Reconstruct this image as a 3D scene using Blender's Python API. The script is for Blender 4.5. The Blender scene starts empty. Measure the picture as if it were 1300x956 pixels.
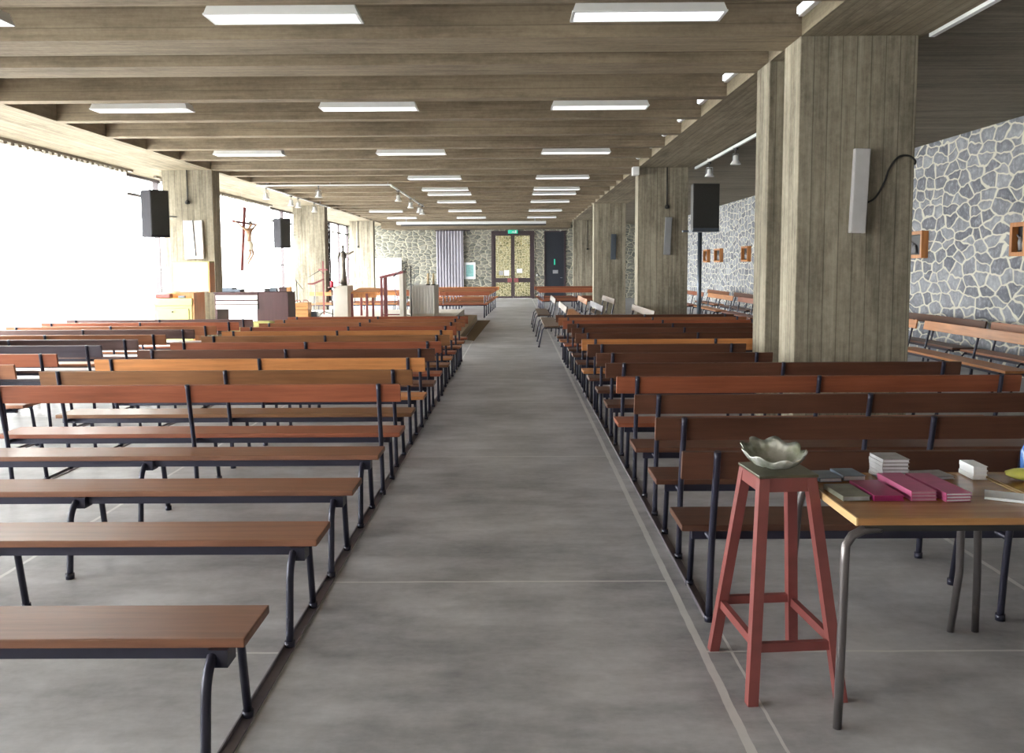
import bpy, bmesh, math, random
from mathutils import Vector, Matrix, Euler
random.seed(7)
S = bpy.context.scene
C = S.collection

# ------------------------------------------------------------------ camera
FPX = 1100.0
H = 1.6
pitch = math.atan(95.5 / FPX); yaw = math.atan(-6 / FPX); roll = 0.0057
F = Vector((math.sin(yaw) * math.cos(pitch), math.cos(yaw) * math.cos(pitch), -math.sin(pitch)))
R0 = Vector((math.cos(yaw), -math.sin(yaw), 0)); U0 = R0.cross(F)
Rr = math.cos(roll) * R0 - math.sin(roll) * U0
Ur = math.cos(roll) * U0 + math.sin(roll) * R0
cam = bpy.data.cameras.new('camera'); camo = bpy.data.objects.new('camera', cam); C.objects.link(camo)
M = Matrix((Rr, Ur, -F)).transposed().to_4x4(); M.translation = Vector((0, 0, H))
camo.matrix_world = M
cam.sensor_width = 36; cam.lens = 36 * FPX / 1300; cam.shift_y = -44.5 / 1300
cam.clip_end = 300; cam.clip_start = .05
S.camera = camo

# ------------------------------------------------------------------ light and exposure
w = bpy.data.worlds.new('sky'); S.world = w; w.use_nodes = True
bg = w.node_tree.nodes['Background']; bg.inputs[0].default_value = (1.0, .985, .99, 1); bg.inputs[1].default_value = 24.0
def portal(loc, rot, sx, sy):
    l = bpy.data.lights.new('sky_portal', 'AREA'); l.shape = 'RECTANGLE'; l.size = sx; l.size_y = sy
    l.cycles.is_portal = True
    o = bpy.data.objects.new('sky_portal', l); C.objects.link(o); o.location = loc; o.rotation_euler = rot
portal((-8.5, 20, 1.85), (0, -math.pi / 2, 0), 3.5, 46)
S.view_settings.view_transform = 'Standard'; S.view_settings.look = 'None'
S.view_settings.exposure = 0.65; S.view_settings.gamma = 1
S.view_settings.use_curve_mapping = False
S.cycles.max_bounces = 9; S.cycles.diffuse_bounces = 6; S.cycles.glossy_bounces = 3
S.cycles.transmission_bounces = 6; S.cycles.transparent_max_bounces = 10
S.cycles.use_denoising = True; S.cycles.caustics_reflective = False; S.cycles.caustics_refractive = False
S.cycles.sample_clamp_indirect = 8

# ------------------------------------------------------------------ material helpers
class NT:
    def __init__(s, name):
        s.m = bpy.data.materials.new(name); s.m.use_nodes = True
        s.t = s.m.node_tree; s.t.nodes.clear()
        s.out = s.t.nodes.new('ShaderNodeOutputMaterial')
    def n(s, typ, **k):
        x = s.t.nodes.new('ShaderNode' + typ)
        for a, b in k.items(): setattr(x, a, b)
        return x
    def l(s, a, b): s.t.links.new(a, b)
    def val(s, x, i, v):
        if hasattr(v, 'is_linked') or isinstance(v, bpy.types.NodeSocket): s.l(v, x.inputs[i])
        else: x.inputs[i].default_value = v
    def math(s, op, a, b=0.0, c=0.0):
        x = s.n('Math', operation=op); s.val(x, 0, a); s.val(x, 1, b); s.val(x, 2, c); return x.outputs[0]
    def mix(s, f, a, b, mode='MIX'):
        x = s.n('Mix', data_type='RGBA', blend_type=mode); s.val(x, 0, f)
        for i, v in ((6, a), (7, b)):
            if isinstance(v, tuple): v = (v + (1,))[:4]
            s.val(x, i, v)
        return x.outputs[2]
    def sep(s, v): x = s.n('SeparateXYZ'); s.l(v, x.inputs[0]); return x.outputs
    def comb(s, a, b, c=0.0):
        x = s.n('CombineXYZ')
        for i, v in enumerate((a, b, c)): s.val(x, i, v)
        return x.outputs[0]
    def co(s): return s.n('TexCoord').outputs['Object']
    def noise(s, vec, scale, detail=3, rough=.55):
        x = s.n('TexNoise'); s.l(vec, x.inputs['Vector']); x.inputs['Scale'].default_value = scale
        x.inputs['Detail'].default_value = detail; x.inputs['Roughness'].default_value = rough; return x.outputs[0]
    def scale(s, vec, sc):
        x = s.n('VectorMath', operation='MULTIPLY'); s.l(vec, x.inputs[0]); x.inputs[1].default_value = sc; return x.outputs[0]
    def ramp(s, f, lo, hi):
        x = s.n('MapRange'); s.val(x, 0, f); x.inputs[1].default_value = lo; x.inputs[2].default_value = hi
        return x.outputs[0]
    def bump(s, h, st, dist=.01):
        x = s.n('Bump'); s.l(h, x.inputs['Height']); x.inputs['Strength'].default_value = st; x.inputs['Distance'].default_value = dist
        return x.outputs[0]
    def bsdf(s, col, rough=.6, metal=0, normal=None, spec=.5, **k):
        b = s.n('BsdfPrincipled')
        if isinstance(col, tuple): col = (col + (1,))[:4]
        s.val(b, 'Base Color', col); s.val(b, 'Roughness', rough); s.val(b, 'Metallic', metal)
        s.val(b, 'Specular IOR Level', spec)
        for a, v in k.items(): s.val(b, a.replace('_', ' '), v)
        if normal is not None: s.l(normal, b.inputs['Normal'])
        s.l(b.outputs[0], s.out.inputs[0]); return b

def plain(name, col, rough=.5, metal=0, spec=.5, var=.12, sc=9, emit=0, ecol=(1, 1, 1)):
    t = NT(name); c = t.co(); nz = t.noise(c, sc, 3)
    col2 = tuple(x * (1 - var) for x in col); col1 = tuple(min(1, x * (1 + var)) for x in col)
    b = t.bsdf(t.mix(nz, col2, col1), rough, metal, spec=spec)
    if emit:
        b.inputs['Emission Color'].default_value = ecol + (1,); b.inputs['Emission Strength'].default_value = emit
    return t.m

def concrete(name, along, across, c1, c2, board=.11, line=.5):
    """board marked concrete; along = grain axis, across = axis (or two axes) the boards step over"""
    t = NT(name); co = t.co(); X = t.sep(co)
    s = [9.0, 9.0, 9.0]; s['xyz'.index(along)] = .5
    grain = t.noise(t.scale(co, tuple(s)), 2.2, 4, .65)
    blotch = t.noise(co, .55, 4, .6)
    fine = t.noise(co, 16, 3, .7)
    a = X['xyz'.index(across[0])]
    if len(across) > 1: a = t.math('ADD', a, X['xyz'.index(across[1])])
    q = t.math('DIVIDE', a, board)
    fl = t.math('FLOOR', q); fr = t.math('FRACT', q)
    wn = t.n('TexWhiteNoise', noise_dimensions='1D'); t.l(fl, wn.inputs['W'])
    ln = t.math('LESS_THAN', t.math('ABSOLUTE', t.math('SUBTRACT', fr, .5)), .465)   # 0 on the joint
    v = t.math('MULTIPLY_ADD', t.math('MULTIPLY_ADD', t.math('SUBTRACT', grain, .5), 1.9, .5), .55, t.math('MULTIPLY', wn.outputs[0], .26))
    v = t.math('ADD', v, t.math('MULTIPLY', t.math('SUBTRACT', blotch, .5), .9))
    v = t.math('ADD', v, t.math('MULTIPLY', t.math('SUBTRACT', fine, .5), .5))
    col = t.mix(t.ramp(v, .05, .75), c2, c1)
    col = t.mix(t.math('MULTIPLY', t.math('SUBTRACT', 1, ln), line), col, tuple(x * .35 for x in c2))
    stain = t.ramp(t.noise(t.scale(co, tuple(.5 if k == along else 1.8 for k in 'xyz')), 1.5, 6, .75), .5, .68)
    col = t.mix(t.math('MULTIPLY', stain, .5), col, tuple(x * .5 for x in c2))
    h = t.math('ADD', t.math('MULTIPLY', grain, .5), t.math('MULTIPLY', ln, .6))
    h = t.math('ADD', h, t.math('MULTIPLY', wn.outputs[0], .5))
    t.bsdf(col, .85, 0, t.bump(h, .5, .012), .25)
    return t.m

def stone(name, u, v, s1, s2, mortar, su=2.9, sv=4.6, mw=.075, seed=0.0):
    t = NT(name); co = t.co(); X = t.sep(co)
    U = X['xyz'.index(u)]; V = X['xyz'.index(v)]
    n1 = t.noise(co, 1.3, 2); n2 = t.noise(t.scale(co, (1.0, 1.0, 1.0)), 2.1, 2)
    U2 = t.math('ADD', t.math('MULTIPLY', U, su), t.math('MULTIPLY_ADD', n1, 1.3, seed))
    V2 = t.math('ADD', t.math('MULTIPLY', V, sv), t.math('MULTIPLY', n2, 1.5))
    vec = t.comb(U2, V2)
    de = t.n('TexVoronoi', voronoi_dimensions='2D', feature='DISTANCE_TO_EDGE'); t.l(vec, de.inputs['Vector'])
    f1 = t.n('TexVoronoi', voronoi_dimensions='2D', feature='F1'); t.l(vec, f1.inputs['Vector'])
    for q in (de, f1): q.inputs['Scale'].default_value = 1; q.inputs['Randomness'].default_value = .78
    rnd = t.sep(f1.outputs['Color'])[0]
    col = t.mix(rnd, s1, s2)
    col = t.mix(t.math('MULTIPLY', t.ramp(t.noise(co, 5, 6, .75), .35, .7), .6), col, tuple(x * .5 for x in s1))
    col = t.mix(t.math('MULTIPLY', t.ramp(t.noise(co, 11, 4, .7), .5, .75), .5), col, tuple(min(1, x * 1.5) for x in s2))
    wob = t.math('MULTIPLY', t.math('SUBTRACT', t.noise(co, 9, 2), .5), .06)
    e = t.ramp(t.math('ADD', de.outputs['Distance'], wob), mw * .55, mw)
    col = t.mix(e, mortar, col)
    h = t.math('ADD', t.math('MULTIPLY', t.ramp(de.outputs['Distance'], mw * .4, mw * 3.2), 1.0), t.math('MULTIPLY', t.noise(co, 14, 3), .35))
    t.bsdf(col, .8, 0, t.bump(h, .8, .03), .3)
    return t.m

def wood(name, col, rough=.38, axis='x', usecolor=False, gl=.5):
    t = NT(name); co = t.co()
    if usecolor:
        oi = t.n('ObjectInfo'); base = oi.outputs['Color']
        sh = t.n('VectorMath', operation='SCALE'); t.l(t.comb(7.3, 3.1, 5.7), sh.inputs[0]); t.l(oi.outputs['Random'], sh.inputs['Scale'])
        ad = t.n('VectorMath', operation='ADD'); t.l(co, ad.inputs[0]); t.l(sh.outputs[0], ad.inputs[1]); co = ad.outputs[0]
    else:
        r = t.n('RGB'); r.outputs[0].default_value = col + (1,); base = r.outputs[0]
    s = [14.0, 14.0, 14.0]; s['xyz'.index(axis)] = .9
    g = t.noise(t.scale(co, tuple(s)), 2.0, 5, .65)
    b = t.noise(co, 1.6, 3)
    f = t.math('ADD', t.math('MULTIPLY', g, .9), t.math('MULTIPLY', b, .6))
    c = t.mix(t.ramp(f, .45, 1.0), t.mix(1.0, base, (.62, .55, .5), 'MULTIPLY'), t.mix(1.0, base, (1.25, 1.2, 1.15), 'MULTIPLY'))
    t.bsdf(c, t.math('MULTIPLY_ADD', b, .2, rough - .1), 0, t.bump(g, .15, .003), gl)
    return t.m

# ------------------------------------------------------------------ materials
CC1, CC2 = (.42, .375, .285), (.235, .205, .15)
m_pillar = concrete('pillar_concrete', 'z', 'xy', (.43, .385, .30), (.15, .131, .098), .128, .5)
m_joist = concrete('joist_concrete', 'x', 'z', (.37, .30, .215), (.19, .15, .105), .17, .3)
m_beam = concrete('beam_concrete', 'y', 'x', (.39, .33, .24), (.19, .158, .11), .095, .45)
m_slab = concrete('slab_concrete', 'x', 'y', (.33, .29, .22), (.19, .165, .125), .1)
m_aisle = concrete('aisle_ceiling_concrete', 'x', 'y', (.31, .27, .215), (.17, .148, .115), .07, .35)
m_stone_r = stone('grey_stone', 'y', 'z', (.19, .20, .235), (.43, .445, .485), (.68, .66, .57), 2.7, 5.6, .085)
m_stone_b = stone('brown_grey_stone', 'x', 'z', (.15, .155, .14), (.34, .33, .28), (.44, .41, .32), 3.3, 5.8, .08, 5.0)
m_garden = stone('garden_stone', 'x', 'z', (.10, .095, .04), (.26, .23, .12), (.34, .31, .22), 7, 8, .08, 3.0)

def floor_shading():
    t = NT('polished_concrete'); co = t.co(); X = t.sep(co)
    n1 = t.noise(co, .9, 5, .6); n2 = t.noise(t.scale(co, (1, 2.4, 1)), 1.7, 5, .65); n3 = t.noise(co, 22, 3, .7)
    f = t.math('ADD', t.math('MULTIPLY', n1, .6), t.math('MULTIPLY', n2, .55)); f = t.math('ADD', f, t.math('MULTIPLY', n3, .12))
    col = t.mix(t.ramp(f, .46, .80), (.205, .207, .225), (.60, .60, .63))
    wn = t.math('MULTIPLY', t.math('SUBTRACT', t.noise(co, 6, 2), .5), .012)
    def line(c, at, hw): return t.math('LESS_THAN', t.math('ABSOLUTE', t.math('SUBTRACT', t.math('ADD', c, wn), at)), hw)
    def grid(c, at, per, hw):
        fr = t.math('PINGPONG', t.math('SUBTRACT', t.math('ADD', c, wn), at), per / 2)
        return t.math('LESS_THAN', fr, hw)
    x, y = X[0], X[1]
    L = line(x, .768, .017)
    for at, hw in ((.885, .006), (-.95, .009), (2.5, .014), (-2.7, .012), (-5.6, .012)): L = t.math('MAXIMUM', L, line(x, at, hw))
    mid = t.math('MULTIPLY', t.math('GREATER_THAN', x, -.95), t.math('LESS_THAN', x, .77))
    L = t.math('MAXIMUM', L, t.math('MULTIPLY', mid, grid(y, 4.29, 2.91, .0085)))
    L = t.math('MAXIMUM', L, t.math('MULTIPLY', t.math('SUBTRACT', 1, mid), grid(y, 3.48, 2.91, .008)))
    col = t.mix(t.math('MULTIPLY', L, t.math('MULTIPLY_ADD', t.noise(co, 5, 3), .5, .45)), col, (.78, .78, .77))
    t.bsdf(col, t.math('MULTIPLY_ADD', n2, .25, .26), 0, t.bump(n3, .06, .004), .5)
    return t.m
m_floor = floor_shading()
m_bench = wood('bench_wood', (1, 1, 1), .42, 'x', True)
m_steel = plain('dark_blue_steel', (.028, .028, .05), .35, .3, .5, .25)
m_railsteel = plain('worn_grey_steel', (.22, .20, .23), .4, .4, .5, .3)
m_ground = plain('pale_paving', (.30, .30, .28), .8)
m_white = plain('white_enamel', (.80, .81, .82), .35, 0, .5, .03)
m_diff = plain('lamp_diffuser', (.85, .87, .92), .4, 0, .5, .01, 9, 1.1, (.93, .96, 1))
m_conduit = plain('pale_conduit', (.62, .60, .55), .5)
m_dark = plain('black_housing', (.022, .022, .025), .45)
m_grille = plain('speaker_grille', (.035, .035, .033), .7, 0, .3, .3, 60)
m_grey = plain('grey_metal', (.33, .34, .36), .4, .3)
m_spk = plain('speaker_cabinet_grey', (.03, .029, .034), .9, 0, .08)
m_colspk = plain('pale_grey_grille', (.52, .51, .52), .5, .1)
m_darkmetal = plain('dark_grey_metal', (.10, .12, .15), .4, .5)
m_frame = plain('dark_door_frame', (.045, .03, .035), .45)
m_rail = plain('curtain_rail_metal', (.25, .22, .18), .5, .3)
m_red = plain('red_paint', (.21, .055, .052), .42, 0, .5, .25, 14)
m_top = plain('worn_stool_top', (.075, .072, .045), .28, 0, .5, .4, 18)
m_tube = plain('grey_tube', (.16, .145, .15), .3, .6)
m_tabletop = wood('tabletop_wood', (.40, .21, .085), .22, 'x')
m_edge = wood('table_edge_wood', (.70, .50, .26), .4, 'y')
m_orange = wood('orange_wood', (.55, .24, .08), .4, 'z')
m_cream = plain('cream_paint', (.45, .42, .15), .45, 0, .5, .06)
m_paleboard = plain('pale_board', (.82, .82, .74), .5, 0, .4, .03)
m_organ = wood('organ_wood', (.075, .03, .035), .5, 'z')
m_keys = plain('ivory_panels', (.80, .76, .74), .35, 0, .5, .03)
m_plinth = plain('pale_plaster', (.70, .66, .60), .7, 0, .3, .05)
m_platform = plain('pale_platform', (.68, .64, .58), .5, 0, .4, .08)
m_tan = plain('tan_step_side', (.36, .27, .17), .6, 0, .3, .12)
m_cloth = plain('altar_cloth', (.90, .89, .88), .8, 0, .2, .05)
m_ambo = wood('rosewood', (.24, .075, .085), .4, 'z')
m_candle = plain('candle_wax', (.72, .56, .34), .5)
m_bronze = plain('bronze', (.16, .14, .12), .4, .6)
m_cross = wood('dark_red_cross_wood', (.17, .05, .055), .45, 'z')
m_skin = plain('painted_figure', (.34, .20, .13), .5, 0, .4, .15)
m_loin = plain('white_loincloth', (.72, .68, .58), .7)
m_hair = plain('dark_hair', (.05, .035, .03), .6)
m_greycurtain = plain('grey_curtain_cloth', (.33, .315, .36), .8, 0, .2, .08)
m_navy = plain('navy_door', (.018, .022, .032), .4)
m_green = plain('green_sign', (.02, .32, .20), .4, 0, .5, .05, 9, .35, (.05, .8, .5))
m_paper = plain('paper', (.80, .82, .86), .7, 0, .3, .04)
m_poster = plain('teal_print', (.25, .48, .48), .6, 0, .3, .6, 25)
m_redmetal = plain('red_sanctuary_glass', (.55, .05, .08), .25)
m_basket = wood('basket_wood', (.58, .30, .12), .5, 'x')
m_pages = plain('book_pages', (.78, .80, .86), .6, 0, .3, .08, 90)
m_pink = plain('pink_cover', (.45, .10, .22), .4, 0, .5, .3, 22)
m_magenta = plain('magenta_cover', (.30, .02, .11), .4, 0, .5, .3, 22)
m_pinkpages = plain('pink_tinted_pages', (.50, .30, .38), .6, 0, .3, .2, 90)
m_bluecover = plain('blue_grey_cover', (.14, .18, .24), .4, 0, .5, .6, 16)
m_mag = plain('printed_magazine_cover', (.20, .20, .16), .35, 0, .5, .8, 20)
m_greycover = plain('grey_printed_cover', (.34, .34, .36), .4, 0, .5, .6, 20)
m_yellow = plain('yellow_packet', (.48, .47, .10), .2, 0, .6, .3, 20)
m_blueplastic = plain('blue_plastic', (.05, .14, .40), .2)
m_black = plain('matt_black', (.02, .02, .02), .6)
m_brown_shade = plain('brown_floor_shade', (.20, .14, .08), .8, 0, .2, .2)

def curtain_mat():
    t = NT('sheer_curtain')
    tr = t.n('BsdfTransparent'); tl = t.n('BsdfTranslucent'); df = t.n('BsdfDiffuse')
    tl.inputs[0].default_value = (.92, .91, .88, 1); df.inputs[0].default_value = (.85, .84, .80, 1)
    a = t.n('MixShader'); a.inputs[0].default_value = .35; t.l(tl.outputs[0], a.inputs[1]); t.l(df.outputs[0], a.inputs[2])
    b = t.n('MixShader'); b.inputs[0].default_value = .68; t.l(tr.outputs[0], b.inputs[1]); t.l(a.outputs[0], b.inputs[2])
    t.l(b.outputs[0], t.out.inputs[0]); return t.m
m_curtain = curtain_mat()
def glass_mat():
    t = NT('window_glass')
    tr = t.n('BsdfTransparent'); tr.inputs[0].default_value = (.96, .98, .97, 1)
    gl = t.n('BsdfGlossy'); gl.inputs['Roughness'].default_value = .02
    b = t.n('MixShader'); b.inputs[0].default_value = .06; t.l(tr.outputs[0], b.inputs[1]); t.l(gl.outputs[0], b.inputs[2])
    t.l(b.outputs[0], t.out.inputs[0]); return t.m
m_glass = glass_mat()
def shell_mat():
    t = NT('silvered_shell'); co = t.co()
    n = t.noise(co, 14, 4)
    col = t.mix(t.ramp(n, .35, .65), (.30, .33, .24), (.85, .87, .85))
    t.bsdf(col, .18, .6, None, .6); return t.m
m_shell = shell_mat()

# ------------------------------------------------------------------ mesh helpers
class MB:
    def __init__(s): s.bm = bmesh.new()
    def box(s, a, b, bev=0, M=None):
        a, b = Vector(a), Vector(b)
        r = bmesh.ops.create_cube(s.bm, size=1)
        vs = r['verts']
        mat = Matrix.Translation((a + b) / 2) @ Matrix.Diagonal((*(b - a), 1))
        bmesh.ops.transform(s.bm, matrix=mat, verts=vs)
        if bev:
            es = list({e for v in vs for e in v.link_edges})
            g = bmesh.ops.bevel(s.bm, geom=es, offset=bev, segments=2, affect='EDGES', profile=.6)
            vs = list({v for f in g['faces'] for v in f.verts} | {v for v in vs if v.is_valid})
        if M is not None: bmesh.ops.transform(s.bm, matrix=M, verts=vs)
        return s
    def tube(s, pts, r, seg=10, caps=True):
        pts = [Vector(p) for p in pts]; n = len(pts)
        rs = r if isinstance(r, (list, tuple)) else [r] * n
        rings = []; prev = None
        for i, p in enumerate(pts):
            d = (pts[min(i + 1, n - 1)] - pts[max(i - 1, 0)]).normalized()
            if prev is None:
                u = d.cross(Vector((0, 0, 1)) if abs(d.z) < .9 else Vector((1, 0, 0))).normalized()
            else:
                u = (prev - d * prev.dot(d)).normalized()
            prev = u; v = d.cross(u)
            rings.append([s.bm.verts.new(p + (u * math.cos(2 * math.pi * k / seg) + v * math.sin(2 * math.pi * k / seg)) * rs[i]) for k in range(seg)])
        for a, b in zip(rings, rings[1:]):
            for k in range(seg):
                f = s.bm.faces.new((a[k], a[(k + 1) % seg], b[(k + 1) % seg], b[k])); f.smooth = True
        if caps:
            s.bm.faces.new(rings[0][::-1]); s.bm.faces.new(rings[-1])
        return s
    def loft(s, rings, close=True, cap=True, smooth=True):
        R = [[s.bm.verts.new(p) for p in r] for r in rings]
        for a, b in zip(R, R[1:]):
            m = len(a)
            for k in range(m if close else m - 1):
                f = s.bm.faces.new((a[k], a[(k + 1) % m], b[(k + 1) % m], b[k])); f.smooth = smooth
        if cap and close: s.bm.faces.new(R[0][::-1]); s.bm.faces.new(R[-1])
        return s
    def lathe(s, prof, c=(0, 0, 0), seg=20):
        c = Vector(c)
        return s.loft([[c + Vector((r * math.cos(2 * math.pi * k / seg), r * math.sin(2 * math.pi * k / seg), z)) for k in range(seg)] for r, z in prof])
    def prism(s, poly, a, b, axis='z', smooth=False):
        def P(u, v, h):
            return {'z': (u, v, h), 'y': (u, h, v), 'x': (h, u, v)}[axis]
        return s.loft([[P(u, v, a) for u, v in poly], [P(u, v, b) for u, v in poly]], smooth=smooth)
    def build(s, name, mat, parent=None, loc=None):
        bmesh.ops.recalc_face_normals(s.bm, faces=s.bm.faces)
        me = bpy.data.meshes.new(name); s.bm.to_mesh(me); s.bm.free(); me.materials.append(mat)
        o = bpy.data.objects.new(name, me); C.objects.link(o)
        if parent: o.parent = parent
        if loc: o.location = loc
        return o

def smooth(P, n=6):
    P = [Vector(p) for p in P]; Q = [P[0]] + P + [P[-1]]; out = []
    for i in range(1, len(Q) - 2):
        a, b, c, d = Q[i - 1:i + 3]
        for k in range(n):
            u = k / n; out.append(.5 * ((2 * b) + (c - a) * u + (2 * a - 5 * b + 4 * c - d) * u * u + (3 * b - a - 3 * c + d) * u ** 3))
    return out + [P[-1]]

def tag(o, label=None, cat=None, group=None, kind=None):
    if label: o['label'] = label
    if cat: o['category'] = cat
    if group: o['group'] = group
    if kind: o['kind'] = kind
    return o
def thing(name, loc, label, cat, group=None, rz=0):
    o = bpy.data.objects.new(name, None); C.objects.link(o); o.location = loc; o.rotation_euler = (0, 0, rz)
    o.empty_display_size = .1
    return tag(o, label, cat, group)
def struct(name, mb, mat, label=None):
    o = mb.build(name, mat); o['kind'] = 'structure'
    if label: o['label'] = label
    return o
def dup(root, loc, rz=None, label=None, group=None):
    r = root.copy(); C.objects.link(r); r.location = loc
    if rz is not None: r.rotation_euler = (0, 0, rz)
    if label: r['label'] = label
    if group: r['group'] = group
    for ch in list(root.children):
        c = ch.copy(); C.objects.link(c); c.parent = r
        for g in list(ch.children):
            d = g.copy(); C.objects.link(d); d.parent = c
    return r
ORD = ['', 'first', 'second', 'third', 'fourth', 'fifth', 'sixth', 'seventh', 'eighth', 'ninth', 'tenth', 'eleventh', 'twelfth', 'thirteenth', 'fourteenth', 'fifteenth']

# ------------------------------------------------------------------ room shell
ZC = 3.63; XL = -6.33; XR = 2.55; YB = 43.0; WX = 7.1; GX = -8.35; YF = -1.8; ZS = 4.25
struct('floor', MB().box((GX - .1, YF, -.2), (WX + .3, 47, 0)), m_floor)
struct('ground', MB().box((-40, -20, -.4), (GX - .1, 60, -.12)), m_ground, 'pale paving outside the window wall')
struct('ceiling', MB().box((GX - .3, YF, ZS), (WX + .3, YB + .3, ZS + .25)), m_slab)
struct('ceiling', MB().box((3.62, YF, 3.655), (WX + .3, YB, 3.75)), m_aisle, 'dark board-marked concrete ceiling of the side aisle')
struct('ceiling_beam', MB().box((XR, YF, ZC), (3.66, YB, ZS)), m_beam, 'long board-marked concrete beam carried by the right pillars')
struct('ceiling_beam', MB().box((GX - .3, YF, ZC), (XL, YB, ZS)), m_beam, 'long board-marked concrete beam above the curtained window wall')
struct('ceiling_beam', MB().box((XL, 40.9, 3.4), (XR, YB, ZS)), m_joist, 'deep concrete beam over the far stone wall')
# transverse joists
jy = [(-1.2, -.75), (.25, .45), (1.7, 1.9), (3.15, 3.35), (4.6, 4.8), (6.72, 6.92), (7.93, 8.48), (8.95, 9.43)]
jy += [(10.69 + 1.455 * k, 10.89 + 1.455 * k) for k in range(21)]
far = []
for a, b in jy:
    if b > 40.8: continue
    for c in (18.2, 28.55, 38.75):
        if a < c + .2 < b + .3: a, b = c, c + .3
    far.append((a, b))
    struct('ceiling_joist', MB().box((XL, a, ZC), (XR, b, ZS)), m_joist)
# walls
def wall_back():
    mb = MB()
    for x0, x1 in ((-8.3, -3.95), (-3.95, -1.24), (.9, 1.38), (2.44, WX + .1)): mb.box((x0, YB, 0), (x1, YB + .35, ZC + .1))
    mb.box((-1.24, YB, 3.34), (.9, YB + .35, ZC + .1)); mb.box((1.38, YB, 3.34), (2.44, YB + .35, ZC + .1))
    return mb
struct('wall_back', wall_back(), m_stone_b)
struct('wall_front', MB().box((GX - .1, YF - .25, 0), (WX + .3, YF - .01, ZS)), m_plinth)
struct('wall_right', MB().box((WX, YF, 0), (WX + .3, YB + .35, 3.75)), m_stone_r)
struct('wall_garden', MB().box((-4, 46.4, 0), (4, 46.7, 3.6)), m_garden, 'sunlit yellow stone wall seen through the glazed double door')
struct('ceiling', MB().box((-4, YB + .36, 3.62), (4, 46.7, 3.75)), m_plinth, 'added unseen roof keeping sky light off the wall beyond the double door')  # unseen roof, added to dim the garden wall behind the panes
# pillars
def pillar(x0, y0, y1, lab): 
    o = struct('pillar', MB().box((x0, y0, 0), (x0 + 1.05, y1, ZC + .02), .012), m_pillar, lab)
for y0, y1, l in ((7.95, 8.42, 'nearest board-marked concrete pillar right of the aisle'), (8.9, 9.36, 'second slab of the paired near pillar'),
                  (18.3, 18.75, 'square concrete pillar behind the right bench block'), (28.65, 29.1, 'concrete pillar behind the sideways benches'), (38.9, 39.35, 'farthest right concrete pillar')):
    pillar(XR, y0, y1, l)
for y0, y1, l in ((7.95, 8.42, 'left pillar out of view near the camera'), (8.9, 9.36, 'left pillar slab out of view'), (18.25, 18.7, 'concrete pillar behind the cream cabinet'),
                  (28.85, 29.3, 'concrete pillar behind the music stand'), (38.6, 39.05, 'concrete pillar before the far stone wall')):
    pillar(-7.38, y0, y1, l)
# window wall: one window per bay
bays = [(-1.8, 8.6), (8.6, 18.5), (18.5, 29.1), (29.1, 38.9), (38.9, 43.0)]
for i, (a, b) in enumerate(bays):
    mb = MB()
    n = max(2, round((b - a) / 1.9)); st = (b - a) / n
    for k in range(n + 1):
        y = a + k * st; mb.box((GX - .06, y - .03, .08), (GX + .06, y + .03, ZC), .004)
    mb.box((GX - .06, a, 0), (GX + .06, b, .1)); mb.box((GX - .05, a, 3.17), (GX + .05, b, 3.23)); mb.box((GX - .06, a, 3.57), (GX + .06, b, ZC))
    wd = tag(mb.build('window_%d' % (i + 1), m_frame), None, None, None, 'structure')
    MB().box((GX - .006, a + .03, .1), (GX + .006, b - .03, 3.57)).build('pane', m_glass, wd)

# ------------------------------------------------------------------ curtains
def curtain(name, axis, at, a, b, z0, z1, mat, amp, wave, label, cat='curtain', group=None):
    n = int((b - a) / wave * 8); rows = []
    ph = random.random() * 6
    for z in [z0 + (z1 - z0) * q / 8 for q in range(9)]:
        r = []
        for k in range(n + 1):
            u = a + (b - a) * k / n
            s = math.sin(u / wave * 2 * math.pi + ph + .9 * math.sin(u * 1.7)) * amp * (.75 + .25 * math.sin(u * 3.1)) + .012 * math.sin(z * 2 + u * 5)
            r.append((at + s, u, z) if axis == 'y' else (u, at + s, z))
        rows.append(r)
    mb = MB(); mb.loft(rows, close=False)
    return mb
def window_curtain(a, b, label):
    t = thing('sheer_curtain', (0, 0, 0), label, 'curtain', 'sheer curtains on the window wall')
    curtain('', 'y', -7.95, a, b, .04, 3.55, m_curtain, .05, .24, '').build('cloth', m_curtain, t)
    mb = MB().box((-7.985, a - .3, 3.585), (-7.925, b + .25, 3.63))
    mb.build('rail', m_rail, t)
    h0 = None; y = max(a, 7.0) + .05
    while y < b:
        if h0 is None: h0 = h = MB().box((-.02, -.05, -.05), (.02, .05, .0)).build('hook', m_rail, t)
        else: h = h0.copy(); C.objects.link(h)
        h.location = (-7.955, y, 3.588); y += .2
window_curtain(-1.0, 17.9, 'long white sheer curtain across the window wall before the cream cabinet')
window_curtain(19.6, 28.2, 'white sheer curtain behind the hanging crucifix')
t = thing('grey_curtain', (0, 0, 0), 'grey pleated full-height curtain hanging on the far stone wall', 'curtain')
curtain('', 'x', 42.75, -3.92, -2.6, .1, 3.33, m_greycurtain, .04, .15, '').build('cloth', m_greycurtain, t)
MB().box((-3.98, 42.7, 3.33), (-2.25, 42.82, 3.38)).build('rail', m_frame, t)

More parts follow.
